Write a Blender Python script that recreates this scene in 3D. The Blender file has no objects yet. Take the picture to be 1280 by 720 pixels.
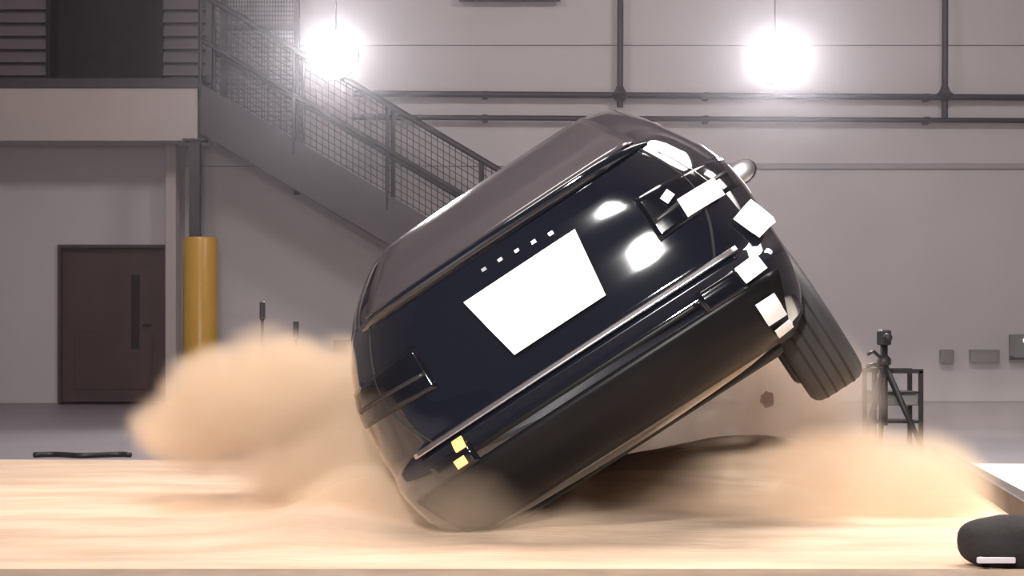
import bpy, bmesh, math, random
from mathutils import Vector, Matrix, noise as mnoise
random.seed(7)
S = bpy.context.scene
R = math.radians
# ------------------------------------------------------------------ camera
F = 2200.0          # focal length in pixels of the 1280x720 frame
H = 0.88            # camera height
HZ = 420.0          # horizon row
cd = bpy.data.cameras.new('camera')
cd.sensor_width = 36.0
cd.lens = 36.0 * F / 1280.0
cd.shift_y = (HZ - 360.0) / 1280.0
cd.clip_end = 200
cam = bpy.data.objects.new('camera', cd)
S.collection.objects.link(cam)
cam.location = (0, 0, H)
cam.rotation_euler = (R(90), 0, 0)
S.camera = cam
# ------------------------------------------------------------------ world, exposure
S.view_settings.view_transform = 'Standard'
S.view_settings.look = 'None'
S.view_settings.gamma = 1.0
S.view_settings.use_curve_mapping = False
S.view_settings.exposure = 0.0
w = bpy.data.worlds.new('world'); S.world = w
w.use_nodes = True
w.node_tree.nodes['Background'].inputs[0].default_value = (0.80, 0.72, 0.76, 1)
w.node_tree.nodes['Background'].inputs[1].default_value = 0.10
S.cycles.volume_bounces = 3
S.cycles.max_bounces = 8
S.cycles.volume_step_rate = 2.0

# ------------------------------------------------------------------ lights (high-bay floods of the hall)
def area(name, loc, target, size, power, col=(1, .95, .9), sy=None, spread=180):
    l = bpy.data.lights.new(name, 'AREA')
    l.energy = power; l.color = col; l.size = size
    if sy: l.shape = 'RECTANGLE'; l.size_y = sy
    l.spread = R(spread)
    o = bpy.data.objects.new(name, l); S.collection.objects.link(o)
    o.location = loc
    d = Vector(target) - Vector(loc)
    o.rotation_euler = d.to_track_quat('-Z', 'Y').to_euler()
    return o
# flood bank over the sand pit
area('flood_bank_light', (-2.2, 9.3, 6.6), (-2.0, 9.3, 0), 1.6, 118, (1, .93, .88), 3.0, 95)
area('flood_bank_light', (2.2, 9.0, 6.6), (2.2, 9.0, 0), 1.6, 98, (1, .93, .88), 3.0, 95)
area('flood_bank_light', (5.2, 9.0, 6.6), (4.6, 9.0, 0), 1.2, 225, (1, .95, .88), 3.0, 85)
# high-bay row in front of the far wall
area('high_bay_light', (-3.0, 13.6, 7.0), (-3.0, 22.5, 1.2), 2.0, 150, (1, .93, .95), 1.0)
area('high_bay_light', (3.8, 13.6, 7.0), (3.8, 23.5, 1.2), 2.0, 215, (1, .93, .95), 1.0)
# two floods behind the camera
area('camera_flood_light', (-0.48, -0.2, 2.92), (0.1, 7.4, 1.0), 0.30, 75, (1, .97, .94), 0.55, 70)
area('camera_flood_light', (-1.95, -0.1, 5.4), (0.1, 7.4, 1.0), 0.55, 90, (1, .97, .94), 0.45, 70)

# ------------------------------------------------------------------ helpers
def P(px, py, Y):
    """world point seen at pixel (px,py) of the photograph at depth Y (used once, to survey where things stand)"""
    return Vector(((px - 640) / F * Y, Y, H + (HZ - py) / F * Y))

def mat(name, col, rough=.5, metal=0., var=.0, vscale=6., bump=0., bscale=40., coat=0., emit=None, estr=0., spec=.5, col2=None, aniso=(1, 1, 1)):
    m = bpy.data.materials.new(name); m.use_nodes = True
    nt = m.node_tree; b = nt.nodes['Principled BSDF']
    b.inputs['Base Color'].default_value = (*col, 1)
    b.inputs['Roughness'].default_value = rough
    b.inputs['Metallic'].default_value = metal
    b.inputs['Specular IOR Level'].default_value = spec
    b.inputs['Coat Weight'].default_value = coat
    b.inputs['Coat Roughness'].default_value = .03
    if emit:
        b.inputs['Emission Color'].default_value = (*emit, 1)
        b.inputs['Emission Strength'].default_value = estr
    if var or col2 or bump:
        tc = nt.nodes.new('ShaderNodeTexCoord')
        mp = nt.nodes.new('ShaderNodeMapping'); mp.inputs['Scale'].default_value = aniso
        nt.links.new(tc.outputs['Object'], mp.inputs[0])
    if var or col2:
        n = nt.nodes.new('ShaderNodeTexNoise'); n.inputs['Scale'].default_value = vscale
        n.inputs['Detail'].default_value = 4
        nt.links.new(mp.outputs[0], n.inputs['Vector'])
        r = nt.nodes.new('ShaderNodeValToRGB')
        c2 = col2 or tuple(c * (1 - var) for c in col)
        r.color_ramp.elements[0].position = .35; r.color_ramp.elements[1].position = .65
        r.color_ramp.elements[0].color = (*c2, 1); r.color_ramp.elements[1].color = (*col, 1)
        nt.links.new(n.outputs[0], r.inputs[0]); nt.links.new(r.outputs[0], b.inputs['Base Color'])
    if bump:
        n2 = nt.nodes.new('ShaderNodeTexNoise'); n2.inputs['Scale'].default_value = bscale
        n2.inputs['Detail'].default_value = 5
        nt.links.new(mp.outputs[0], n2.inputs['Vector'])
        bp = nt.nodes.new('ShaderNodeBump'); bp.inputs['Strength'].default_value = bump
        bp.inputs['Distance'].default_value = .02
        nt.links.new(n2.outputs[0], bp.inputs['Height']); nt.links.new(bp.outputs[0], b.inputs['Normal'])
    return m

class MB:
    def __init__(s): s.v = []; s.f = []
    def add(s, vs, fs):
        k = len(s.v); s.v += [tuple(v) for v in vs]; s.f += [tuple(i + k for i in f) for f in fs]; return s
    def box(s, c, d, rot=None):
        x, y, z = (q / 2 for q in d); c = Vector(c)
        vs = [Vector((i * x, j * y, k * z)) for i in (-1, 1) for j in (-1, 1) for k in (-1, 1)]
        if rot is not None: vs = [rot @ v for v in vs]
        return s.add([v + c for v in vs], [(0, 1, 3, 2), (4, 6, 7, 5), (0, 4, 5, 1), (2, 3, 7, 6), (0, 2, 6, 4), (1, 5, 7, 3)])
    def bar(s, a, b, wdt, hgt, up=(0, 0, 1)):
        a = Vector(a); b = Vector(b); d = (b - a); L = d.length; d = d.normalized()
        u = Vector(up); sx = d.cross(u)
        if sx.length < 1e-4: sx = d.cross(Vector((0, 1, 0)))
        sx.normalize(); u = sx.cross(d).normalized()
        m = Matrix((sx, d, u)).transposed()
        return s.box((a + b) / 2, (wdt, L, hgt), m)
    def tube(s, pts, r, n=10, cap=True):
        pts = [Vector(p) for p in pts]; rr = r if isinstance(r, (list, tuple)) else [r] * len(pts)
        vs = []; prev = None
        for i, p in enumerate(pts):
            d = (pts[min(i + 1, len(pts) - 1)] - pts[max(i - 1, 0)]).normalized()
            ref = prev if prev is not None else (Vector((0, 0, 1)) if abs(d.z) < .9 else Vector((1, 0, 0)))
            a = (ref - d * ref.dot(d)).normalized(); prev = a; b = d.cross(a)
            for k in range(n):
                t = 2 * math.pi * k / n
                vs.append(p + (a * math.cos(t) + b * math.sin(t)) * rr[i])
        fs = []
        for i in range(len(pts) - 1):
            for k in range(n):
                fs.append((i * n + k, i * n + (k + 1) % n, (i + 1) * n + (k + 1) % n, (i + 1) * n + k))
        if cap: fs += [tuple(range(n))[::-1], tuple(range((len(pts) - 1) * n, len(pts) * n))]
        return s.add(vs, fs)
    def lathe(s, prof, axis='Z', n=32, c=(0, 0, 0), cap=True):
        vs = []
        for r, h in prof:
            for k in range(n):
                t = 2 * math.pi * k / n
                p = (r * math.cos(t), r * math.sin(t), h)
                if axis == 'X': p = (h, r * math.cos(t), r * math.sin(t))
                if axis == 'Y': p = (r * math.cos(t), h, r * math.sin(t))
                vs.append((p[0] + c[0], p[1] + c[1], p[2] + c[2]))
        fs = []
        for i in range(len(prof) - 1):
            for k in range(n):
                fs.append((i * n + k, i * n + (k + 1) % n, (i + 1) * n + (k + 1) % n, (i + 1) * n + k))
        if cap: fs += [tuple(range(n))[::-1], tuple(range((len(prof) - 1) * n, len(prof) * n))]
        return s.add(vs, fs)
    def grid(s, rows):
        n = len(rows[0]); vs = [p for r in rows for p in r]
        fs = [(i * n + j, i * n + j + 1, (i + 1) * n + j + 1, (i + 1) * n + j) for i in range(len(rows) - 1) for j in range(n - 1)]
        return s.add(vs, fs)
    def build(s, name, m, parent=None, smooth=False, bevel=0., loc=None, sub=0, solid=0., seg=2, auto=None):
        me = bpy.data.meshes.new(name); me.from_pydata(s.v, [], s.f)
        bm = bmesh.new(); bm.from_mesh(me)
        bmesh.ops.recalc_face_normals(bm, faces=bm.faces); bm.to_mesh(me); bm.free()
        me.materials.append(m)
        o = bpy.data.objects.new(name, me); S.collection.objects.link(o)
        if parent: o.parent = parent
        if loc is not None: o.location = loc
        if smooth:
            for p in me.polygons: p.use_smooth = True
            if auto:
                me.set_sharp_from_angle(angle=R(auto))
        if solid:
            q = o.modifiers.new('solid', 'SOLIDIFY'); q.thickness = solid; q.offset = 0
        if bevel:
            q = o.modifiers.new('bevel', 'BEVEL'); q.width = bevel; q.segments = seg; q.limit_method = 'ANGLE'
        if sub:
            q = o.modifiers.new('sub', 'SUBSURF'); q.levels = sub; q.render_levels = sub
        return o

def tag(o, label=None, cat=None, group=None, kind=None):
    if label: o['label'] = label
    if cat: o['category'] = cat
    if group: o['group'] = group
    if kind: o['kind'] = kind
    return o
def thing(name, label, cat, loc=(0, 0, 0), group=None):
    o = bpy.data.objects.new(name, None); S.collection.objects.link(o)
    o.location = loc; o.empty_display_size = .2
    return tag(o, label, cat, group)
def copy_tree(o, parent=None):
    c = o.copy(); S.collection.objects.link(c); c.parent = parent
    for ch in list(o.children): copy_tree(ch, c)
    return c

# ------------------------------------------------------------------ materials
M = {}
M['wall'] = mat('painted_wall', (.62, .57, .57), .7, var=.06, vscale=.8)
M['wall_seam'] = mat('wall_backing', (.40, .36, .37), .8)
M['office'] = mat('office_wall_paint', (.58, .54, .55), .75, var=.05, vscale=.9)
M['fascia'] = mat('fascia_beige', (.50, .435, .415), .6, var=.05, vscale=1.5)
M['dark_metal'] = mat('dark_steel', (.075, .062, .072), .5, .2, var=.2)
M['stringer'] = mat('stair_steel_paint', (.088, .072, .080), .55, var=.15, vscale=2)
M['rail'] = mat('pipe_grey', (.05, .042, .048), .5, .3)
M['slat'] = mat('cladding_slat', (.21, .18, .195), .5, .2, var=.12, vscale=3)
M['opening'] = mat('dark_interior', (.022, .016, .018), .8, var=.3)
M['door'] = mat('brown_door', (.082, .040, .038), .5, var=.15, vscale=4)
M['door_dark'] = mat('door_dark_glass', (.02, .014, .016), .25)
M['frame'] = mat('door_frame', (.30, .26, .27), .6)
M['yellow'] = mat('yellow_plastic', (.66, .37, .05), .3, var=.08, vscale=5)
M['floor'] = mat('grey_floor', (.30, .275, .30), .45, var=.1, vscale=.7)
M['runway'] = mat('pale_runway', (.86, .80, .72), .5, var=.06, vscale=1.2)
M['kerb'] = mat('pit_edge_steel', (.06, .043, .04), .6, var=.3)
M['kerb_tan'] = mat('pit_edge_tan', (.34, .24, .17), .8, var=.2)
M['sand'] = mat('sand', (.76, .57, .425), .95, col2=(.60, .43, .31), vscale=2.2, bump=.5, bscale=22, spec=.15, aniso=(.35, 1.4, 1))
M['ceiling'] = mat('ceiling_grey', (.55, .50, .53), .8)
M['paint'] = mat('black_car_paint', (.007, .008, .014), .06, .0, coat=1.0)
M['glass'] = mat('tinted_glass', (.10, .085, .095), .16, .45, spec=.9)
M['plastic'] = mat('black_bumper_plastic', (.010, .009, .010), .34, var=.2, vscale=3, spec=.14)
M['chrome'] = mat('brushed_chrome', (.62, .60, .62), .28, 1.0)
M['white'] = mat('white_card', (.93, .91, .89), .6)
M['patch'] = mat('patch_white', (.92, .90, .91), .45)
M['lens'] = mat('lamp_lens_dark', (.006, .006, .010), .08, spec=.6)
M['amber'] = mat('amber_signal', (.9, .5, .1), .3, emit=(1, .62, .2), estr=1.3)
M['tyre'] = mat('tyre_rubber', (.035, .033, .036), .6, var=.15, vscale=8)
M['rim'] = mat('grey_alloy', (.25, .25, .27), .3, .9)
M['under'] = mat('underbody', (.02, .018, .018), .8)
M['black'] = mat('black_plastic', (.02, .017, .02), .45)
M['gear'] = mat('tripod_grey', (.035, .032, .035), .4, .4)
M['box'] = mat('wall_box_grey', (.24, .235, .22), .5)
M['boxdark'] = mat('wall_box_olive', (.16, .135, .105), .5)
M['bag'] = mat('dark_sandbag', (.022, .018, .018), .8, var=.3, vscale=6, bump=.3)
M['lampbody'] = mat('lamp_housing', (.30, .29, .31), .4, .6)
M['lampglow'] = mat('lamp_face', (1, 1, 1), .4, emit=(1, .98, .93), estr=120)
M['palebar'] = mat('pale_bar', (.62, .58, .62), .5)

# ------------------------------------------------------------------ setting
def struct(o): o['kind'] = 'structure'; return o
BW = 23.6        # far wall
OW = 23.1        # office front wall
struct(MB().box((2, 12, -.27), (30, 28, .5)).build('floor', M['floor']))
struct(MB().box((2, 12, 8.6), (30, 28, .2)).build('ceiling', M['ceiling']))
# pit outline (right edge runs away to the right, as in the photo)
PR0 = Vector((2.145, 6.43)); PR1 = Vector((2.90, 12.02)); PL1 = Vector((-8.98, 12.45)); PL0 = Vector((-8.98, 6.43))
def pit_right(y): return PR0.x + (PR1.x - PR0.x) * (y - PR0.y) / (PR1.y - PR0.y)
def pit_back(x): return PL1.y + (PR1.y - PL1.y) * (x - PL1.x) / (PR1.x - PL1.x)

YAW, ROLL = R(7.6), R(33.0)
def sand_h(x, y):
    h = .012 * mnoise.noise(Vector((x * 1.3, y * 2.5, 0))) + .006 * mnoise.noise(Vector((x * 5, y * 9, 3)))
    # ploughed furrow and banks around the dug-in wheels
    ax = y - 7.4
    lx = x - (-.45 + ax * math.tan(YAW))          # across the path of the near side of the car
    h += .16 * math.exp(-((lx + .45) / .26) ** 2) * math.exp(-((y - 8.6) / .9) ** 2)
    h += .10 * math.exp(-((lx - .55) / .7) ** 2) * math.exp(-((y - 9.6) / 1.6) ** 2) * (.6 + .6 * mnoise.noise(Vector((x * 3, y * 2, 5))))
    h += .22 * math.exp(-((x - 1.55) / .75) ** 2) * math.exp(-((y - 11.3) / .5) ** 2)
    return h
rows = []
NX, NY = 190, 96
for j in range(NY + 1):
    v = j / NY; row = []
    for i in range(NX + 1):
        u = i / NX
        y0 = 6.43; xr = pit_right(y0 + (12.2 - y0) * v)
        x = -8.98 + (xr + 8.98) * u
        y = y0 + (pit_back(x) - y0) * v
        e = min(1, min(u, 1 - u) * 40, min(v, 1 - v) * 25)
        row.append((x, y, .02 + max(sand_h(x, y), -.015) * e))
    rows.append(row)
sand = MB().grid(rows).build('sand_bed', M['sand'], smooth=True)
tag(sand, 'wide bed of loose tan sand under the tilting black car', 'sand', kind='stuff')
# steel edge of the pit and pale runway to the right of it
def quad_prism(pts, z0, z1):
    n = len(pts)
    return MB().add([(p[0], p[1], z0) for p in pts] + [(p[0], p[1], z1) for p in pts],
                    [tuple(range(n))[::-1], tuple(range(n, 2 * n))] + [(i, (i + 1) % n, n + (i + 1) % n, n + i) for i in range(n)])
struct(quad_prism([(PR0.x - .05, 6.25), (PR0.x + .07, 6.25), (PR1.x + .03, PR1.y + .05), (PR1.x - .02, PR1.y + .05)], -.02, .125).build('trim_1', M['kerb'], bevel=.01))
struct(quad_prism([(-8.99, 6.22), (2.08, 6.22), (2.08, 6.435), (-8.99, 6.435)], -.02, .03).build('trim_2', M['kerb_tan'], bevel=.01))
runway = quad_prism([(PR0.x + .08, 3.0), (12, 3.0), (12, 11.62), (PR1.x + .04, PR1.y - .04)], -.03, .012).build('runway_slab', M['runway'])
struct(runway)

# far wall: cladding panels with recessed joints
wall = struct(MB().box((4, BW + .16, 4.2), (26, .2, 8.6)).build('wall_back', M['wall_seam']))
zs = [0.0, 3.155, 4.78, 6.6, 8.5]
xs = [-8.95, -6.4, 12.85]
for a, b in zip(zs[:-1], zs[1:]):
    for c, d in zip(xs[:-1], xs[1:]):
        MB().box(((c + d) / 2, BW + .05, (a + b) / 2), (d - c - .008, .06, b - a - .014)).build('wall_panel', M['wall'], wall)
struct(MB().box((13, 12, 4.2), (.2, 24, 8.6)).build('wall_right', M['wall']))
struct(MB().box((-9.1, 12, 4.2), (.2, 24, 8.6)).build('wall_left', M['wall']))
# band along the joint at the height of the car roof
struct(MB().box((6.5, BW, 3.155), (13, .05, .075)).build('trim_3', M['wall_seam'], bevel=.01))

# pipes on the far wall
def zpy(py, Y): return H + (HZ - py) / F * Y
def xpx(px, Y): return (px - 640) / F * Y
PY = BW - .18
def hpipe(y0, y1, r, lab):
    a = Vector((xpx(440, PY), PY, zpy(y0, PY))); b = Vector((12.6, PY + .05, zpy(y1, PY)))
    t = thing('wall_pipe', lab, 'pipe', a)
    MB().tube([(0, 0, 0), b - a], r, 12).build('pipe_run', M['rail'], t, smooth=True, auto=40)
    k = 0
    for q in (.12, .32, .52, .72, .92):
        p = (b - a) * q
        MB().box((p.x, p.y + .09, p.z), (.07, .20, .09)).build('pipe_clip', M['rail'], t)
    return t
hpipe(117, 124.5, .042, 'upper long dark horizontal pipe across the pale far wall')
hpipe(146.5, 153, .036, 'lower long dark horizontal pipe just above the tilted car')
for px, y1, lab in ((775, 134, 'dark vertical pipe rising above the car roof on the far wall'),
                    (1181, 147, 'dark vertical pipe near the right end of the far wall')):
    yb = PY - .06
    t = thing('riser_pipe', lab, 'pipe', (xpx(px, yb), yb, zpy(y1, yb)), 'vertical pipes on the far wall')
    zj = zpy(119, yb) - t.location.z
    tilt = .05
    MB().tube([(0, 0, 0), (tilt * .3, 0, 4.4)], .042, 12).build('pipe_run', M['rail'], t, smooth=True, auto=40)
    MB().lathe([(.02, -.10), (.085, -.05), (.115, .01), (.075, .05), (.045, .12)], 'Z', 14, (0, 0, zj)).build('pipe_joint', M['rail'], t, smooth=True, auto=40)
t = struct(MB().box((xpx(637, PY), PY, zpy(-2, PY)), (1.35, .1, .07)).build('trim_4', M['rail']))

# small boxes on the far wall
for px0, px1, py0, py1, m, lab in (
    (1174, 1190, 437, 454, 'box', 'small square grey socket box on the far wall'),
    (1211, 1247, 437, 453, 'box', 'wide grey socket box on the wall, second from right edge'),
    (1261, 1292, 418, 452, 'box', 'grey wall cabinet with a lit dot at the right edge'),
    (418, 440, 425, 440, 'boxdark', 'olive brown junction box on the wall left of car')):
    Yb = BW - .03
    a = P(px0, py1, Yb); b = P(px1, py0, Yb)
    t = thing('wall_box', lab, 'wall box', ((a.x + b.x) / 2, Yb, a.z))
    hgt = b.z - a.z; wd = b.x - a.x
    MB().box((0, -.05, hgt / 2), (wd, .12, hgt)).build('box_body', M[m], t, bevel=.012)
    MB().box((0, -.115, hgt / 2), (wd * .8, .012, hgt * .7)).build('box_lid', M[m], t, bevel=.004)
    if px0 == 1261:
        MB().lathe([(.0005, -.02), (.022, -.012), (.028, 0)], 'Y', 12, (.02, -.125, hgt * .78)).build('indicator_lamp', mat('indicator', (1, 1, 1), .3, emit=(.9, .95, 1), estr=6), t)
        MB().box((0, -.09, .05), (wd * 1.1, .06, .05)).build('box_sill', M['gear'], t)

# ------------------------------------------------------------------ office block at the left
LZ0, LZ1 = zpy(176, 22.0), zpy(110, 22.0)       # landing fascia
xr_off = xpx(222, OW)
dx0, dx1, dz1 = xpx(73, OW), xpx(209, OW), zpy(306, OW)
wo = struct(MB().box(((-8.9 + dx0) / 2, OW + .1, 1.75), (dx0 + 8.9, .2, 3.54)).box(((dx1 + xr_off) / 2, OW + .1, 1.75), (xr_off - dx1, .2, 3.54))
       .box(((dx0 + dx1) / 2, OW + .1, (dz1 + 3.52) / 2), (dx1 - dx0, .2, 3.52 - dz1)).build('wall_office', M['office']))
struct(MB().box((xr_off - .05, OW + .25, 1.75), (.1, .5, 3.54)).build('wall_office_return', M['office']))
d = struct(MB().box(((dx0 + dx1) / 2, OW + .10, dz1 / 2), (dx1 - dx0 - .06, .06, dz1 - .03)).build('door_1', M['door'], bevel=.006))
MB().box((dx0 + .02, OW + .03, dz1 / 2), (.04, .16, dz1)).box((dx1 - .02, OW + .03, dz1 / 2), (.04, .16, dz1)).box(((dx0 + dx1) / 2, OW + .03, dz1 - .02), (dx1 - dx0 - .08, .16, .04)).build('door_frame', M['door'], d)
MB().box((xpx(168, OW), OW + .065, zpy(390, OW)), (.11, .02, .98)).build('door_window', M['door_dark'], d, bevel=.004)
MB().tube([(xpx(186, OW), OW + .06, 1.02), (xpx(186, OW), OW + .0, 1.02), (xpx(178, OW), OW + .0, 1.02)], .014, 8).build('door_handle', M['gear'], d, smooth=True)
MB().box(((dx0 + dx1) / 2, OW + .062, .55), (dx1 - dx0 - .4, .012, .75)).build('door_panel', M['door'], d, bevel=.005)
struct(MB().box(((-8.9 + dx0) / 2, OW - .01, .06), (dx0 + 8.9, .03, .12)).build('baseboard_left', M['office']))
# pale pilaster right of the door
struct(MB().box((xpx(216, OW - .15), OW - .15, 1.75), (.14, .3, 3.54)).build('trim_5', M['fascia'], bevel=.01))

# landing slab with beige fascia, dark deck edge on top
xR = xpx(247, 22.0)
land = thing('landing_deck', 'beige-fronted upper landing deck above the brown door', 'landing', (-6, 22.0, LZ0))
rz = Matrix.Rotation(R(0), 3, 'Z')
MB().box((6 + (xR - 8.9) / 2 , .04, (LZ1 - LZ0) / 2), (xR + 8.9, .08, LZ1 - LZ0)).build('fascia_board', M['fascia'], land, bevel=.008)
MB().box((6 + (xR - 8.9) / 2 , .59, (LZ1 - LZ0) / 2 + .02), (xR + 8.9 - .04, 1.0, LZ1 - LZ0 - .06)).build('deck_slab', M['office'], land)
MB().box((6 + (xR - 8.9) / 2 + .02, .6, LZ1 - LZ0 + .06), (xR + 8.95, 1.24, .12)).build('deck_edge', M['dark_metal'], land)
# column under the landing corner
cx = xpx(243, 21.8)
col = thing('steel_column', 'slim dark steel column under the landing corner', 'column', (cx, 21.85, -.02))
MB().box((0, 0, 1.7), (.13, .13, LZ0 - .02 + .04 + .0 + (3.4 - 2 * 1.7))).build('post', M['dark_metal'], col)
# fix height: post spans the floor to the slab
col.children[0].data.transform(Matrix.Translation((0, 0, (LZ0 + .02) / 2 - 1.7)))
MB().box((0, 0, .015), (.3, .3, .03)).build('base_plate', M['dark_metal'], col)
MB().box((0, .02, LZ0 + .01), (.28, .24, .025)).build('cap_plate', M['dark_metal'], col)
gy = 21.4
gd = thing('column_guard', 'tall yellow plastic guard sleeve wrapped round the column', 'column guard', (xpx(250.5, gy), gy, -.02))
gz = zpy(296, gy) + .02
gr = 21.5 / F * gy
MB().lathe([(gr * .86, 0), (gr, .02), (gr, gz - .05), (gr * .93, gz - .01), (gr * .45, gz)], 'Z', 28).build('sleeve', M['yellow'], gd, smooth=True, auto=45)

# upper storey: slatted cladding either side of a dark opening
UY = 22.9
z0u = zpy(97, UY)
op0, op1, up1 = xpx(63, UY), xpx(198, UY), xpx(258, UY)
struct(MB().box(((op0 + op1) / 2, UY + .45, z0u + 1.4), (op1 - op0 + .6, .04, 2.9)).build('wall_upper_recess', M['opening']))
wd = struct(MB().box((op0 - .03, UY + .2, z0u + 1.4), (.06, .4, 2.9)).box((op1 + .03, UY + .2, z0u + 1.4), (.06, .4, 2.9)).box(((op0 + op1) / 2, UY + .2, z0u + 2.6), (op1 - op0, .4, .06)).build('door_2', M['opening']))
for nm, a, b in (('cladding_panel', -8.9, op0 - .06), ('cladding_panel', op1 + .06, up1)):
    lab = ('grey slatted cladding left of the dark upper opening' if a < -8 else 'short grey slatted cladding between dark opening and stair')
    t = thing(nm, lab, 'cladding', ((a + b) / 2, UY, z0u), 'slatted cladding of the upper storey')
    MB().box((0, .1, 1.4), (b - a, .06, 2.9)).build('backing', M['dark_metal'], t)
    me = None
    n = 0; z = .03
    while z < 2.8:
        if me is None:
            o = MB().add([(-(b - a) / 2, 0, 0), ((b - a) / 2, 0, 0), ((b - a) / 2, .07, 0), (-(b - a) / 2, .07, 0),
                          (-(b - a) / 2, .05, .13), ((b - a) / 2, .05, .13), ((b - a) / 2, .07, .14), (-(b - a) / 2, .07, .14)],
                         [(0, 1, 5, 4), (4, 5, 6, 7), (0, 3, 2, 1), (3, 7, 6, 2), (0, 4, 7, 3), (1, 2, 6, 5)]).build('slat', M['slat'], t)
            me = o.data
        else:
            o = bpy.data.objects.new('slat', me); S.collection.objects.link(o); o.parent = t
        o.location = (0, 0, z); z += .172
struct(MB().box((up1 + .035, UY + .05, z0u + 1.4), (.08, .16, 2.95)).build('trim_6', M['stringer']))

# ------------------------------------------------------------------ stair down to the right
SY0, SY1 = 21.95, 22.95
A = Vector((xpx(250, SY0), SY0, zpy(104, SY0)))         # top of the stringer at the landing
slope = math.tan(R(30.6))
run = (A.z - .05) / slope
B = Vector((A.x + run, SY0, .05))
dirv = (B - A).normalized()
st = thing('staircase', 'dark steel staircase descending from the landing behind the car', 'staircase', (A.x, SY0, 0))
off = Vector((A.x, SY0, 0))
def para(a, b, drop, y0, y1, o=off):
    vs = []
    for y in (y0, y1):
        vs += [Vector((a.x, y, a.z)) - o, Vector((b.x, y, b.z)) - o, Vector((b.x, y, b.z - drop)) - o, Vector((a.x, y, a.z - drop)) - o]
    return MB().add(vs, [(0, 1, 2, 3), (4, 7, 6, 5), (0, 4, 5, 1), (1, 5, 6, 2), (2, 6, 7, 3), (3, 7, 4, 0)])
Bs = B + Vector((-.9, 0, .9 * slope))
para(A, Bs, .62, SY0, SY0 + .05).build('stringer', M['stringer'], st)
para(A, Bs, .62, SY1, SY1 + .05).build('stringer', M['stringer'], st)
nst = 20
tread = None
for i in range(nst):
    p = A.lerp(B, (i + .6) / (nst + .2))
    if tread is None:
        o = MB().box((0, 0, 0), (.30, SY1 - SY0 - .06, .04)).build('tread', M['stringer'], st); tread = o.data
    else:
        o = bpy.data.objects.new('tread', tread); S.collection.objects.link(o); o.parent = st
    o.location = Vector((p.x, (SY0 + SY1) / 2 + .025, p.z - .12)) - off
para(A + Vector((.1, 0, -.42)), Bs + Vector((0, 0, -.42)), .03, SY0 + .06, SY1 - .01).build('soffit', M['stringer'], st)
for yy, h1 in ((SY0 + .02, 1.12), (SY1 + .02, 1.22)):
    up = Vector((0, 0, 1))
    a0 = Vector((A.x, yy, A.z)); b0 = Vector((Bs.x, yy, Bs.z))
    MB().tube([a0 + up * h1 - off, b0 + up * h1 - off], .036, 10).build('handrail', M['rail'], st, smooth=True, auto=40)
    MB().tube([a0 + up * .55 - off, b0 + up * .55 - off], .026, 10).build('mid_rail', M['rail'], st, smooth=True, auto=40)
    for i in range(6):
        p = a0.lerp(b0, i / 5.0)
        MB().tube([p - up * .2 - off, p + up * h1 - off], .026, 8).build('post', M['rail'], st, smooth=True, auto=40)
# wire infill of the far balustrade (nobody can count the wires)
mb = MB(); yy = SY1 + .02
a0 = Vector((A.x, yy, A.z)) - off; b0 = Vector((Bs.x, yy, Bs.z)) - off
for i in range(75):
    p = a0.lerp(b0, i / 74); mb.bar(p + Vector((0, 0, .05)), p + Vector((0, 0, 1.2)), .012, .012)
for k in range(12):
    dz = Vector((0, 0, .08 + k * .095)); mb.bar(a0 + dz, b0 + dz, .012, .012)
tag(mb.build('wire_mesh', M['stringer'], st), kind='stuff')
# landing guard cage next to the upper wall
cg = thing('landing_guard', 'tall wire guard cage at the stair head', 'guard rail', (A.x + .10, 23.15, A.z), None)
wdt, hgt = xpx(371, 23.15) - A.x - .10, 2.6
for x in (0, wdt): MB().box((x, 0, hgt / 2 - .8 * (x > 0)), (.07, .07, hgt + 1.0 * (x > 0))).build('post', M['stringer'], cg)
mb = MB()
for i in range(26): mb.box((wdt * (i + .5) / 26, 0, hgt / 2 - .4), (.010, .010, hgt + .4))
for i in range(50): mb.box((wdt / 2, .008, -.5 + i * .06), (wdt, .010, .010))
tag(mb.build('wire_mesh', M['stringer'], cg), kind='stuff')
MB().box((wdt / 2, 0, .9), (wdt, .05, .05)).build('cross_rail', M['stringer'], cg)

# ------------------------------------------------------------------ the two floods in view
def flood(px, py, lab):
    Y = 18.0; c = P(px, py, Y)
    t = thing('flood_lamp', lab, 'lamp', c, 'flood lamps hanging before the far wall')
    MB().lathe([(.01, .34), (.10, .33), (.13, .26), (.15, .16), (.25, .03), (.262, 0), (.262, -.02), (.25, -.02)], 'Y', 28, cap=False).build('housing', M['lampbody'], t, smooth=True, auto=40)
    MB().lathe([(.0005, -.045), (.12, -.035), (.20, -.02), (.245, 0)], 'Y', 28, cap=False).build('lamp_face', M['lampglow'], t, smooth=True)
    MB().tube([(-.16, .2, 0), (-.16, .22, .12), (-.10, .22, .20), (0, .22, .23), (.10, .22, .20), (.16, .22, .12), (.16, .2, 0)], .012, 8).build('yoke', M['lampbody'], t, smooth=True)
    MB().tube([(0, .22, .23), (0, .22, 8.5 - c.z)], .009, 8).build('drop_rod', M['lampbody'], t, smooth=True)
    l = bpy.data.lights.new('flood_lamp_light', 'SPOT'); l.energy = 520; l.color = (1, .96, .92); l.spot_size = R(150); l.spot_blend = .6; l.shadow_soft_size = .22
    lo = bpy.data.objects.new('flood_lamp_light', l); S.collection.objects.link(lo)
    lo.location = c + Vector((0, -.12, 0)); lo.rotation_euler = (R(78), 0, R(0))
    lo.rotation_euler = (Vector((.0, 8.5, .5)) - lo.location).to_track_quat('-Z', 'Y').to_euler()
flood(417, 68, 'bright flood lamp in front of the staircase')
flood(973, 75, 'bright flood lamp above the right side of the car')

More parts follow.
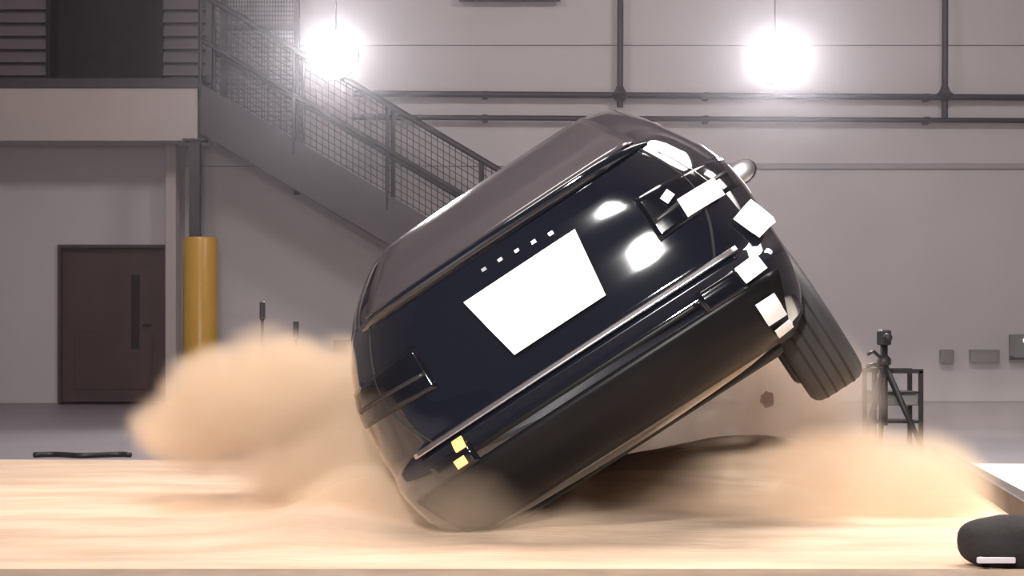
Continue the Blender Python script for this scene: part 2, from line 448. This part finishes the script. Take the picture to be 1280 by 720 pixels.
# ------------------------------------------------------------------ the car
car = thing('car', 'glossy black sport utility car tipping onto its left wheels', 'car')
def interp(tab, z):
    if z <= tab[0][0]: return tab[0][1]
    for (a, p), (b, q) in zip(tab[:-1], tab[1:]):
        if z <= b:
            t = (z - a) / (b - a); return p + (q - p) * t
    return tab[-1][1]
Wt = [(.20, .74), (.24, .84), (.30, .91), (.40, .955), (.55, .985), (.75, 1.0), (.90, 1.0), (1.0, .99), (1.08, .968), (1.15, .945), (1.22, .905), (1.27, .875), (1.35, .835), (1.45, .785), (1.55, .725), (1.60, .69), (1.64, .64), (1.665, .57), (1.68, .45), (1.69, .25)]
Y0t = [(.20, .40), (.24, .26), (.30, .14), (.38, .06), (.48, .01), (.56, .0), (.60, .015), (.64, .07), (.68, .09), (.80, .092), (.95, .10), (1.05, .112), (1.15, .130), (1.22, .148), (1.255, .160), (1.27, .168), (1.285, .19), (1.32, .26), (1.40, .40), (1.50, .63), (1.58, .83), (1.62, .97), (1.65, 1.14), (1.67, 1.32), (1.68, 1.5), (1.69, 1.8)]
Y1t = [(.20, 4.55), (.30, 4.86), (.40, 4.95), (.55, 5.0), (.70, 4.97), (.82, 4.88), (.90, 4.74), (.98, 4.45), (1.05, 4.10), (1.10, 3.80), (1.16, 3.62), (1.30, 3.35), (1.45, 3.02), (1.55, 2.78), (1.62, 2.55), (1.65, 2.40), (1.67, 2.25), (1.68, 2.1), (1.69, 1.95)]
Rt = [(.20, .25), (.40, .26), (.60, .28), (.80, .33), (1.0, .38), (1.15, .42), (1.27, .40), (1.35, .32), (1.5, .26), (1.62, .22), (1.66, .2), (1.68, .12), (1.69, .05)]
BOW = .07
def rear_y(x, z):
    W = interp(Wt, z); r = interp(Rt, z); y0 = interp(Y0t, z); ax = min(abs(x), W - 1e-4)
    y = y0 + BOW * (ax / W) ** 2
    if ax > W - r: y += r - math.sqrt(max(r * r - (ax - (W - r)) ** 2, 0))
    return y
def plan(z):
    W = interp(Wt, z); r = interp(Rt, z); y0 = interp(Y0t, z); y1 = interp(Y1t, z)
    pts = []
    nb = 14
    for i in range(nb): pts.append(-(W - r) + 2 * (W - r) * i / nb)          # rear, left to right (x only)
    out = [(x, y0 + BOW * (x / W) ** 2) for x in pts]
    nc = 9
    for i in range(nc):
        t = (i / nc) * math.pi / 2
        x = W - r + r * math.sin(t); out.append((x, y0 + BOW * (x / W) ** 2 + r - r * math.cos(t)))
    ya = y0 + BOW + r; yb = y1 - BOW - min(r * 1.6, .55)
    ns = 16
    for i in range(ns): out.append((W, ya + (yb - ya) * i / ns))
    rf = min(r * 1.6, .55)
    for i in range(nc):
        t = (i / nc) * math.pi / 2
        out.append((W - r + r * math.cos(t), yb + rf * math.sin(t) + BOW * (1 - ((W - r + r * math.cos(t)) / W) ** 2) ))
    for i in range(nb // 2 + 1):
        x = (W - r) * (1 - i / (nb / 2)); out.append((x, yb + rf + BOW * (1 - (x / W) ** 2)))
    half = out
    # mirror the front half and left side
    left = [(-x, y) for x, y in half[nb:-1]][::-1]
    return half + left
def zlist():
    zz = set([round(a, 4) for t in (Wt, Y0t, Y1t) for a, _ in t])
    return sorted(zz)
zz = zlist()
mb = MB(); n = None
for z in zz:
    pl = plan(z); n = len(pl)
    mb.v += [(x, y, z) for x, y in pl]
for i in range(len(zz) - 1):
    for k in range(n):
        mb.f.append((i * n + k, i * n + (k + 1) % n, (i + 1) * n + (k + 1) % n, (i + 1) * n + k))
mb.f.append(tuple(range(n))[::-1]); mb.f.append(tuple(range((len(zz) - 1) * n, len(zz) * n)))
body = mb.build('body', M['paint'], car, smooth=True)
# wheel arches cut out of the body
WC = [(-1, 1.05), (1, 1.05), (-1, 4.0), (1, 4.0)]
cm = MB()
for sx, yy in WC:
    cm.lathe([(.455, -.22), (.455, .30)], 'X', 36, (sx * .93, yy, .36))
cut = cm.build('cut', M['under'])
bo = body.modifiers.new('arch', 'BOOLEAN'); bo.operation = 'DIFFERENCE'; bo.object = cut; bo.solver = 'EXACT'
bpy.context.view_layer.update()
dg = bpy.context.evaluated_depsgraph_get()
nm = bpy.data.meshes.new_from_object(body.evaluated_get(dg))
body.modifiers.clear(); body.data = nm
bpy.data.objects.remove(cut)
for p in nm.polygons: p.use_smooth = True
nm.set_sharp_from_angle(angle=R(38))

def rear_patch(x0, x1, z0, z1, off_, nx=14, nz=8, shape=None):
    """thin skin lying on the rear surface between x0..x1, z0..z1; shape(u,v)->(x,z) may bend the outline"""
    rows = []
    for j in range(nz + 1):
        row = []
        for i in range(nx + 1):
            u, v = i / nx, j / nz
            x, z = (x0 + (x1 - x0) * u, z0 + (z1 - z0) * v) if shape is None else shape(u, v)
            e = 2e-3
            y = rear_y(x, z)
            dzy = (rear_y(x, z + e) - rear_y(x, z - e)) / (2 * e); dxy = (rear_y(x + e, z) - rear_y(x - e, z)) / (2 * e)
            nrm = Vector((dxy, -1, dzy)).normalized()
            nrm.z = max(-.97, min(.97, nrm.z))
            row.append(Vector((x, y, z)) + nrm * off_)
        rows.append(row)
    return MB().grid(rows)
def side_x(z): return interp(Wt, z)
# hatch glass, a wide tinted pane on the slope
rear_patch(0, 0, 0, 0, .006, 24, 14, lambda u, v: ((-1 + 2 * u) * (.70 - .14 * v), 1.295 + .315 * v)).build('rear_window', M['glass'], car, smooth=True, solid=.006)
# roof spoiler lip along the top of the tailgate
rows = []
for i in range(29):
    x = -.74 + 1.48 * i / 28; y = rear_y(x, 1.262)
    e = max(0.15, 1 - (abs(x) / .76) ** 8)
    rows.append([(x, y + .10, 1.262), (x, y + .02, 1.262 + .032 * e), (x, y - .045 * e, 1.262 + .030 * e), (x, y - .055 * e, 1.262 + .012 * e), (x, y - .01, 1.262 - .028 * e), (x, y + .05, 1.262 - .03 * e)])
MB().grid(rows).build('spoiler', M['paint'], car, smooth=True)
# side windows
for sx in (-1, 1):
    for y0, y1, nme in ((.72, 1.30, 'quarter_window'), (1.38, 2.28, 'side_window'), (2.36, 3.30, 'side_window')):
        rows = []
        for j in range(7):
            z = 1.15 + (1.56 - 1.15) * j / 6
            ya = max(y0, interp(Y0t, z) + .42 if y0 < 1 else y0); yb = min(y1, interp(Y1t, z) - .42)
            rows.append([(sx * (side_x(z) + .004), ya + (yb - ya) * i / 6, z) for i in range(7)])
        MB().grid(rows).build(nme, M['glass'], car, smooth=True, solid=.006)
# lower bumper skin and its lips
rear_patch(-.86, .86, .27, .52, .008, 30, 10, lambda u, v: ((-1 + 2 * u) * (.80 + .1 * v), .25 + .26 * v)).build('lower_bumper', M['plastic'], car, smooth=True, solid=.01)
rear_patch(0, 0, 0, 0, .020, 64, 4, lambda u, v: ((-1 + 2 * u) * .80, .646 + .024 * v)).build('chrome_strip', M['chrome'], car, smooth=True, solid=.012)
rear_patch(0, 0, 0, 0, .012, 40, 3, lambda u, v: ((-1 + 2 * u) * .55, .545 + .018 * v)).build('bumper_trim', M['plastic'], car, smooth=True, solid=.012)
# tail lamps: dark lenses wrapping the corners
for sx in (-1, 1):
    tl = rear_patch(0, 0, 0, 0, .003, 16, 8, lambda u, v: (sx * (.56 + .415 * u), .86 + .04 * u + (.21 - .05 * u) * v)).build('tail_lamp', M['lens'], car, smooth=True, solid=.004)
    rear_patch(0, 0, 0, 0, .006, 14, 2, lambda u, v: (sx * (.58 + .37 * u), .935 + .03 * u + .018 * v)).build('lamp_strip', M['gear'], tl, smooth=True, solid=.004)
    rl = rear_patch(0, 0, 0, 0, .012, 8, 5, lambda u, v: (sx * (.56 + .20 * u), .565 + .085 * v - .06)).build('bumper_lamp', M['lens'], car, smooth=True, solid=.012)
    if sx < 0:
        for q in (0, 1):
            rear_patch(0, 0, 0, 0, .024, 6, 4, lambda u, v: (-.625 + .05 * u - .03 * q, .577 - .052 * q + .034 * v)).build('signal_bulb', M['amber'], rl, smooth=True, solid=.012)
# tailgate seam lines
def seam(pts, r=.006, m='under', nme='panel_seam'):
    q = []
    for x, z in pts:
        q.append((x, rear_y(x, z) + .001, z))
    return MB().tube(q, r, 6).build(nme, M[m], car, smooth=True)
for sx in (-1, 1):
    seam([(sx * (.70 + .10 * math.sin(i / 16 * 3.1)), 1.25 - .58 * i / 16) for i in range(17)], .007)
    # rim light down the quarter panel edge from the lip, drawn as a chrome line
    q = [(sx * (.76 + .125 * i / 20), 1.20 - .30 * (i / 20) ** 1.4) for i in range(21)]
    if sx > 0: seam(q, .007, 'chrome', 'edge_glint')
seam([(-.78 + 1.56 * i / 30, .675) for i in range(31)], .008)
# row of five small bright badge letters under the lip
for x, z in ((-.125, 1.172), (-.045, 1.168), (.035, 1.161), (.115, 1.153), (.195, 1.143)):
    rear_patch(0, 0, 0, 0, .010, 3, 3, lambda u, v: (x - .011 + .022 * u, z - .007 + .014 * v)).build('badge_letter', M['chrome'], car, solid=.008)
# white card taped over the number plate
pc = rear_patch(0, 0, 0, 0, .028, 12, 8, lambda u, v: (-.205 - .065 * v + (.455 + .105 * v) * u, .797 + .30 * v)).build('plate_card', M['white'], car, solid=.008)
# flat white patches on the right quarter
def patch(cx_, cz_, wx, wz, ang=0):
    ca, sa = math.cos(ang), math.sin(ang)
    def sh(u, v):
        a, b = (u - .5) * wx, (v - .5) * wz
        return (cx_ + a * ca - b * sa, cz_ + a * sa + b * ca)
    return rear_patch(0, 0, 0, 0, .026, 8, 6, sh).build('white_patch', M['patch'], car, solid=.004)
patch(.79, .925, .17, .085, 0)
patch(.68, 1.0, .045, .04, .4)
patch(.925, .73, .11, .14, .35)
patch(.80, .56, .10, .065, .1)
patch(.78, .39, .085, .095, 0)
patch(.785, .30, .075, .03, .1)
# large white patches on the right flank ahead of the wheel arch
def flank_patch(y0, y1, z0, z1, m, nme, sx=1, off_=.006):
    rows = [[(sx * (side_x(z0 + (z1 - z0) * j / 6) + off_), y0 + (y1 - y0) * i / 6, z0 + (z1 - z0) * j / 6) for i in range(7)] for j in range(7)]
    return MB().grid(rows).build(nme, m, car, smooth=True, solid=.005)
flank_patch(.62, 1.25, .86, 1.02, M['patch'], 'white_patch')
flank_patch(1.7, 1.95, .82, .95, M['patch'], 'white_patch')
# underbody pan, axle, tow eye
MB().box((0, 2.5, .24), (1.5, 4.2, .10)).build('underbody', M['under'], car, bevel=.03)
MB().tube([(-.80, 1.05, .28), (.80, 1.05, .28)], .045, 12).build('rear_axle', M['under'], car, smooth=True)
for sx in (-1, 1):
    MB().tube([(sx * .66, 1.02, .26), (sx * .62, .98, .62)], .035, 10).build('shock_absorber', M['chrome'], car, smooth=True)
# door mirrors
for sx in (-1, 1):
    mr = MB().lathe([(.012, -.03), (.07, -.025), (.095, .03), (.085, .10), (.05, .14), (.005, .15)], 'Y', 18, (0, 0, 0)).build('door_mirror', M['paint'], car, smooth=True)
    mr.scale = (1.05, 1, .75); mr.location = (sx * 1.14, 3.15, 1.16)
    MB().lathe([(.0005, -.036), (.06, -.034), (.084, -.026)], 'Y', 18, cap=False).build('mirror_glass', M['chrome'], mr, smooth=True)
    MB().bar((-sx * .04, .05, -.03), (-sx * .20, .08, -.10), .05, .035).build('mirror_arm', M['paint'], mr)
# wheels
def wheel(sx, yy, zc):
    t = bpy.data.objects.new('wheel', None); S.collection.objects.link(t); t.parent = car
    t.location = (sx * .875, yy, zc)
    r = .385; w2 = .135
    MB().lathe([(.25, -w2 * .8), (.29, -w2), (.34, -w2 * 1.02), (r - .02, -w2 * .93), (r - .004, -w2 * .75), (r, -w2 * .4), (r, w2 * .4), (r - .004, w2 * .75), (r - .02, w2 * .93), (.34, w2 * 1.02), (.29, w2), (.25, w2 * .8)], 'X', 48, cap=False).build('tyre', M['tyre'], t, smooth=True, auto=35)
    for q in (-.07, -.024, .024, .07):
        MB().lathe([(r + .0015, q - .006), (r + .002, q), (r + .0015, q + .006)], 'X', 48, cap=False).build('tread_groove', M['under'], t, smooth=True)
    s = sx
    MB().lathe([(.255, -w2 * .8), (.235, -w2 * .5), (.225, 0), (.235, w2 * .5), (.258, w2 * .8)], 'X', 36, cap=False).build('rim', M['rim'], t, smooth=True)
    sp = MB()
    for k in range(5):
        a = 2 * math.pi * k / 5
        sp.bar((s * .09, .05 * math.cos(a), .05 * math.sin(a)), (s * .10, .245 * math.cos(a), .245 * math.sin(a)), .05, .03, (1, 0, 0))
    sp.lathe([(.07, s * .07), (.075, s * .11), (.03, s * .125)], 'X', 20)
    sp.build('spokes', M['rim'], t, smooth=True, auto=40)
    MB().lathe([(.02, -.02), (.16, -.015), (.16, .01), (.02, .015)], 'X', 24, (0, 0, 0)).build('brake_disc', M['gear'], t, smooth=True, auto=40)
for sx, yy in WC: wheel(sx, yy, .28 if sx > 0 else .36)

# pose: plate centre where the survey puts it, rolled onto the left wheels, heading slightly right
Mrot = Matrix.Rotation(-YAW, 4, 'Z') @ Matrix.Rotation(-ROLL, 4, 'Y')
pl = Vector((.094, 7.40, 1.058)); loc_l = Vector((0, .11, .97))
car.matrix_world = Matrix.Translation(pl - (Mrot @ loc_l)) @ Mrot

# ------------------------------------------------------------------ equipment around the pit
TY = 13.7
t = thing('camera_tripod', 'black camera tripod standing behind the right side of the pit', 'tripod', (xpx(1105, TY), TY, -.02))
top = zpy(455, TY) + .02
for px, dy in ((1076, -.18), (1107, .22), (1146, -.12)):
    foot = Vector(((px - 1105) / F * TY * 1.12, dy, .0))
    MB().tube([(0, 0, top), foot * .55 + Vector((0, 0, top * .45)), foot], [.027, .024, .018], 8).build('leg', M['black'], t, smooth=True)
MB().tube([(0, 0, top * .30), (0, 0, zpy(426, TY))], .030, 10).build('centre_column', M['gear'], t, smooth=True)
MB().lathe([(.03, 0), (.055, .02), (.055, .06), (.03, .09)], 'Z', 16, (0, 0, top - .02)).build('tripod_head', M['black'], t, smooth=True)
MB().box((0, 0, zpy(422, TY) + .02), (.085, .16, .12)).build('camera_body', M['black'], t, bevel=.015)
MB().lathe([(.03, -.16), (.036, -.14), (.034, -.06)], 'Y', 16, (0, 0, zpy(422, TY) + .02)).build('camera_lens', M['black'], t, smooth=True)
MB().tube([(0, 0, zpy(448, TY)), (-.09, -.05, zpy(436, TY)), (-.14, -.05, zpy(440, TY))], .014, 8).build('pan_handle', M['black'], t, smooth=True)
MB().tube([(0, 0, zpy(460, TY)), (-.08, -.05, zpy(452, TY)), (-.15, -.05, zpy(455, TY))], .016, 8).build('cable_loop', M['black'], t, smooth=True)
FY = 14.3
t = thing('equipment_cart', 'open grey metal frame cart behind the camera tripod', 'cart', (xpx(1122, FY), FY, -.02))
zt = zpy(464, FY) + .02; xw = 29 / F * FY
for x in (-xw, xw):
    for y in (0, .4): MB().box((x, y, zt / 2), (.035, .035, zt)).build('leg', M['gear'], t)
MB().box((0, 0, zt), (2 * xw + .035, .035, .035)).box((0, .4, zt), (2 * xw + .035, .035, .035)).build('top_frame', M['gear'], t)
MB().box((0, .2, zpy(488, FY)), (2 * xw, .42, .02)).build('shelf', M['gear'], t)
MB().box((0, .2, zpy(497, FY)), (2 * xw * .9, .38, .09)).build('drawer', M['box'], t, bevel=.01)
MB().box((0, .2, .2), (2 * xw, .42, .02)).build('lower_shelf', M['gear'], t)

for px, y0, y1, lab in ((328, 378, 420, 'taller thin black stand behind the left dust cloud'), (370, 402, 430, 'shorter thin black stand nearer the car in the dust')):
    Y = 14.5; h = zpy(y0, Y) + .02
    t = thing('camera_stand', lab, 'stand', (xpx(px, Y), Y, -.02), 'thin stands behind the dust')
    MB().tube([(0, 0, .02), (0, 0, h - .12)], .013, 8).build('pole', M['black'], t, smooth=True)
    MB().box((0, 0, h - .07), (.042, .05, .15)).build('head', M['black'], t, bevel=.008)
    MB().lathe([(.13, 0), (.12, .02), (.02, .03)], 'Z', 16).build('base', M['black'], t, smooth=True, auto=40)

cb = MB().tube([P(40 + i * 6, 575 + 1.5 * math.sin(i * .6) , 12.3).xy.to_3d() + Vector((0, .06 * math.sin(i * .45) + .05, .045)) for i in range(21)], .02, 8).build('cable', M['black'], smooth=True)
tag(cb, 'black cable lying along the back edge of the sand', 'cable')

# dark bag at the near right corner of the pit with a pale bar on it
t = thing('sandbag', 'dark rounded sandbag with a pale bar at the pit corner', 'sandbag', (1.90, 6.60, .0))
mb = MB(); rows = []
for i in range(17):
    th = math.pi * i / 16; row = []
    for k in range(25):
        ph = 2 * math.pi * k / 24
        x = .23 * math.copysign(abs(math.sin(th)) ** .7, 1) * math.cos(ph); y = .15 * math.sin(th) ** .7 * math.sin(ph); z = .105 + .105 * math.copysign(abs(math.cos(th)) ** .8, math.cos(th))
        row.append((x, y, z + .012 * mnoise.noise(Vector((x * 9, y * 9, z * 9)))))
    rows.append(row)
MB().grid(rows).build('bag', M['bag'], t, smooth=True)
MB().bar((-.20, -.165, .06), (-.06, -.165, .06), .02, .022).build('bar', M['palebar'], t, bevel=.004)
for x in (-.17, -.09): MB().bar((x, -.16, .06), (x, -.10, .06), .012, .012).build('bar_bracket', M['palebar'], t)

# clod of earth thrown up behind the car
rows = []
c = P(959, 497, 12.1)
for i in range(11):
    th = math.pi * i / 10; row = []
    for k in range(17):
        ph = 2 * math.pi * (k % 16) / 16
        d_ = Vector((math.sin(th) * math.cos(ph), math.sin(th) * math.sin(ph), math.cos(th)))
        q = .042 * (1 + .45 * mnoise.noise(d_ * 1.9 + Vector((3.3, 1.7, .4)))) * (1 + .5 * max(0, -d_.z))
        row.append(c + d_ * q)
    rows.append(row)
tag(MB().grid(rows).build('earth_clod', mat('red_clod', (.16, .07, .05), .9, var=.3), smooth=True), 'small reddish clod flying in the dust under the raised wheel', 'clod')

# ------------------------------------------------------------------ dust
def dust(name, lab, col, dens, blobs, nscale=3.0, nlo=.38, nhi=.62, Yd=9.0, warp=.25, aniso_g=0.0, step=.06):
    """blobs: (px, py, Y, rx_px, rz_px, ry_m, weight) -> soft ellipsoids of dust inside one box"""
    bl = []
    for px, py, Y, rx, rz_, ry, wt in blobs:
        c = P(px, py, Y); s = Y / F
        bl.append((c, Vector((rx * s, ry, rz_ * s)), wt))
    lo = Vector([min(c[i] - r[i] * 1.25 for c, r, _ in bl) for i in range(3)]); hi = Vector([max(c[i] + r[i] * 1.25 for c, r, _ in bl) for i in range(3)])
    lo.z = max(lo.z, -.01)
    ctr = Vector(((lo.x + hi.x) / 2, (lo.y + hi.y) / 2, lo.z))
    d = hi - lo
    m = bpy.data.materials.new(name); m.use_nodes = True
    nt = m.node_tree; nt.nodes.clear(); N = nt.nodes.new; L = nt.links.new
    out = N('ShaderNodeOutputMaterial'); vol = N('ShaderNodeVolumePrincipled')
    vol.inputs['Color'].default_value = (*col, 1); vol.inputs['Anisotropy'].default_value = aniso_g
    L(vol.outputs[0], out.inputs['Volume'])
    tc = N('ShaderNodeTexCoord')
    nz = N('ShaderNodeTexNoise'); nz.inputs['Scale'].default_value = nscale; nz.inputs['Detail'].default_value = 2
    L(tc.outputs['Object'], nz.inputs['Vector'])
    cs = N('ShaderNodeVectorMath'); cs.operation = 'SUBTRACT'; cs.inputs[1].default_value = (.5, .5, .5); L(nz.outputs['Color'], cs.inputs[0])
    sc = N('ShaderNodeVectorMath'); sc.operation = 'SCALE'; sc.inputs['Scale'].default_value = warp; L(cs.outputs[0], sc.inputs[0])
    ad = N('ShaderNodeVectorMath'); L(tc.outputs['Object'], ad.inputs[0]); L(sc.outputs[0], ad.inputs[1])
    acc = None
    for c, r, wt in bl:
        s1 = N('ShaderNodeVectorMath'); s1.operation = 'SUBTRACT'; s1.inputs[1].default_value = c - ctr; L(ad.outputs[0], s1.inputs[0])
        s2 = N('ShaderNodeVectorMath'); s2.operation = 'DIVIDE'; s2.inputs[1].default_value = r; L(s1.outputs[0], s2.inputs[0])
        ln = N('ShaderNodeVectorMath'); ln.operation = 'LENGTH'; L(s2.outputs[0], ln.inputs[0])
        mr = N('ShaderNodeMapRange'); mr.interpolation_type = 'SMOOTHSTEP'
        mr.inputs['From Min'].default_value = 1.0; mr.inputs['From Max'].default_value = .35; mr.inputs['To Min'].default_value = 0; mr.inputs['To Max'].default_value = wt
        L(ln.outputs['Value'], mr.inputs['Value'])
        if acc is None: acc = mr.outputs[0]
        else:
            mx = N('ShaderNodeMath'); mx.operation = 'MAXIMUM'; L(acc, mx.inputs[0]); L(mr.outputs[0], mx.inputs[1]); acc = mx.outputs[0]
    mn = N('ShaderNodeMapRange'); mn.inputs['From Min'].default_value = nlo; mn.inputs['From Max'].default_value = nhi; mn.inputs['To Min'].default_value = .45; mn.inputs['To Max'].default_value = 1.15
    L(nz.outputs[0], mn.inputs['Value'])
    mu = N('ShaderNodeMath'); mu.operation = 'MULTIPLY'; L(acc, mu.inputs[0]); L(mn.outputs[0], mu.inputs[1])
    m2 = N('ShaderNodeMath'); m2.operation = 'MULTIPLY'; m2.inputs[1].default_value = dens; L(mu.outputs[0], m2.inputs[0])
    L(m2.outputs[0], vol.inputs['Density'])
    o = MB().box((0, 0, d.z / 2), d).build(name, m, loc=ctr)
    return tag(o, lab, 'dust', kind='stuff')
TAN = (.90, .74, .58)
dust('dust_plume', 'tall curling tan dust plume at the left of the car', TAN, 13.0,
     [(340, 505, 9.2, 165, 104, .6, 1.0), (255, 535, 9.2, 110, 62, .45, .7), (410, 595, 9.0, 125, 115, .6, 1.0), (455, 530, 9.6, 95, 120, .6, .9),
      (500, 635, 8.2, 160, 60, .5, .7), (330, 650, 8.6, 190, 36, .6, .45)], warp=.26)
dust('dust_spray', 'low tan dust spray over the sand at the right', TAN, 6.0,
     [(1105, 640, 8.8, 165, 110, .8, 1.0), (1160, 605, 9.2, 85, 75, .6, .7), (960, 650, 8.4, 190, 50, .7, .6), (800, 640, 8.6, 150, 40, .6, .35), (1050, 580, 10.5, 120, 60, .6, .6)], warp=.28)
dust('dust_haze', 'thin brownish dust veil hanging behind the raised wheel', (.84, .72, .62), 8.0,
     [(975, 500, 12.3, 150, 112, .45, 1.0), (1035, 560, 12.3, 90, 70, .4, .7), (860, 560, 12.3, 150, 70, .45, 1.0)], warp=.4)
dust('dust_haze', 'pale thin dust hanging low before the far wall at right', (.86, .80, .76), .35,
     [(1230, 540, 15.5, 260, 120, 1.2, 1.0), (1060, 540, 15.5, 200, 90, 1.0, 1.0)], warp=.5)
dust('dust_skirt', 'faint dust drifting low in front of the dug-in wheels', TAN, 1.6,
     [(555, 640, 7.0, 140, 70, .35, .45), (720, 660, 6.95, 160, 40, .35, .6), (400, 660, 7.2, 170, 50, .4, .7)], warp=.2)

# thin haze added at the far end of the hall to give the floods a halo
m = bpy.data.materials.new('halo_haze'); m.use_nodes = True
nt = m.node_tree; nt.nodes.clear()
vo = nt.nodes.new('ShaderNodeVolumeScatter'); vo.inputs['Color'].default_value = (.86, .84, .95, 1); vo.inputs['Density'].default_value = .0075; vo.inputs['Anisotropy'].default_value = .84
out = nt.nodes.new('ShaderNodeOutputMaterial'); nt.links.new(vo.outputs[0], out.inputs['Volume'])
hz = MB().box((2, 17.9, 4.2), (21.6, 10.2, 8.3)).build('halo_haze', m)
tag(hz, 'thin pale haze added before the far wall for the lamp halos', 'haze', kind='stuff')
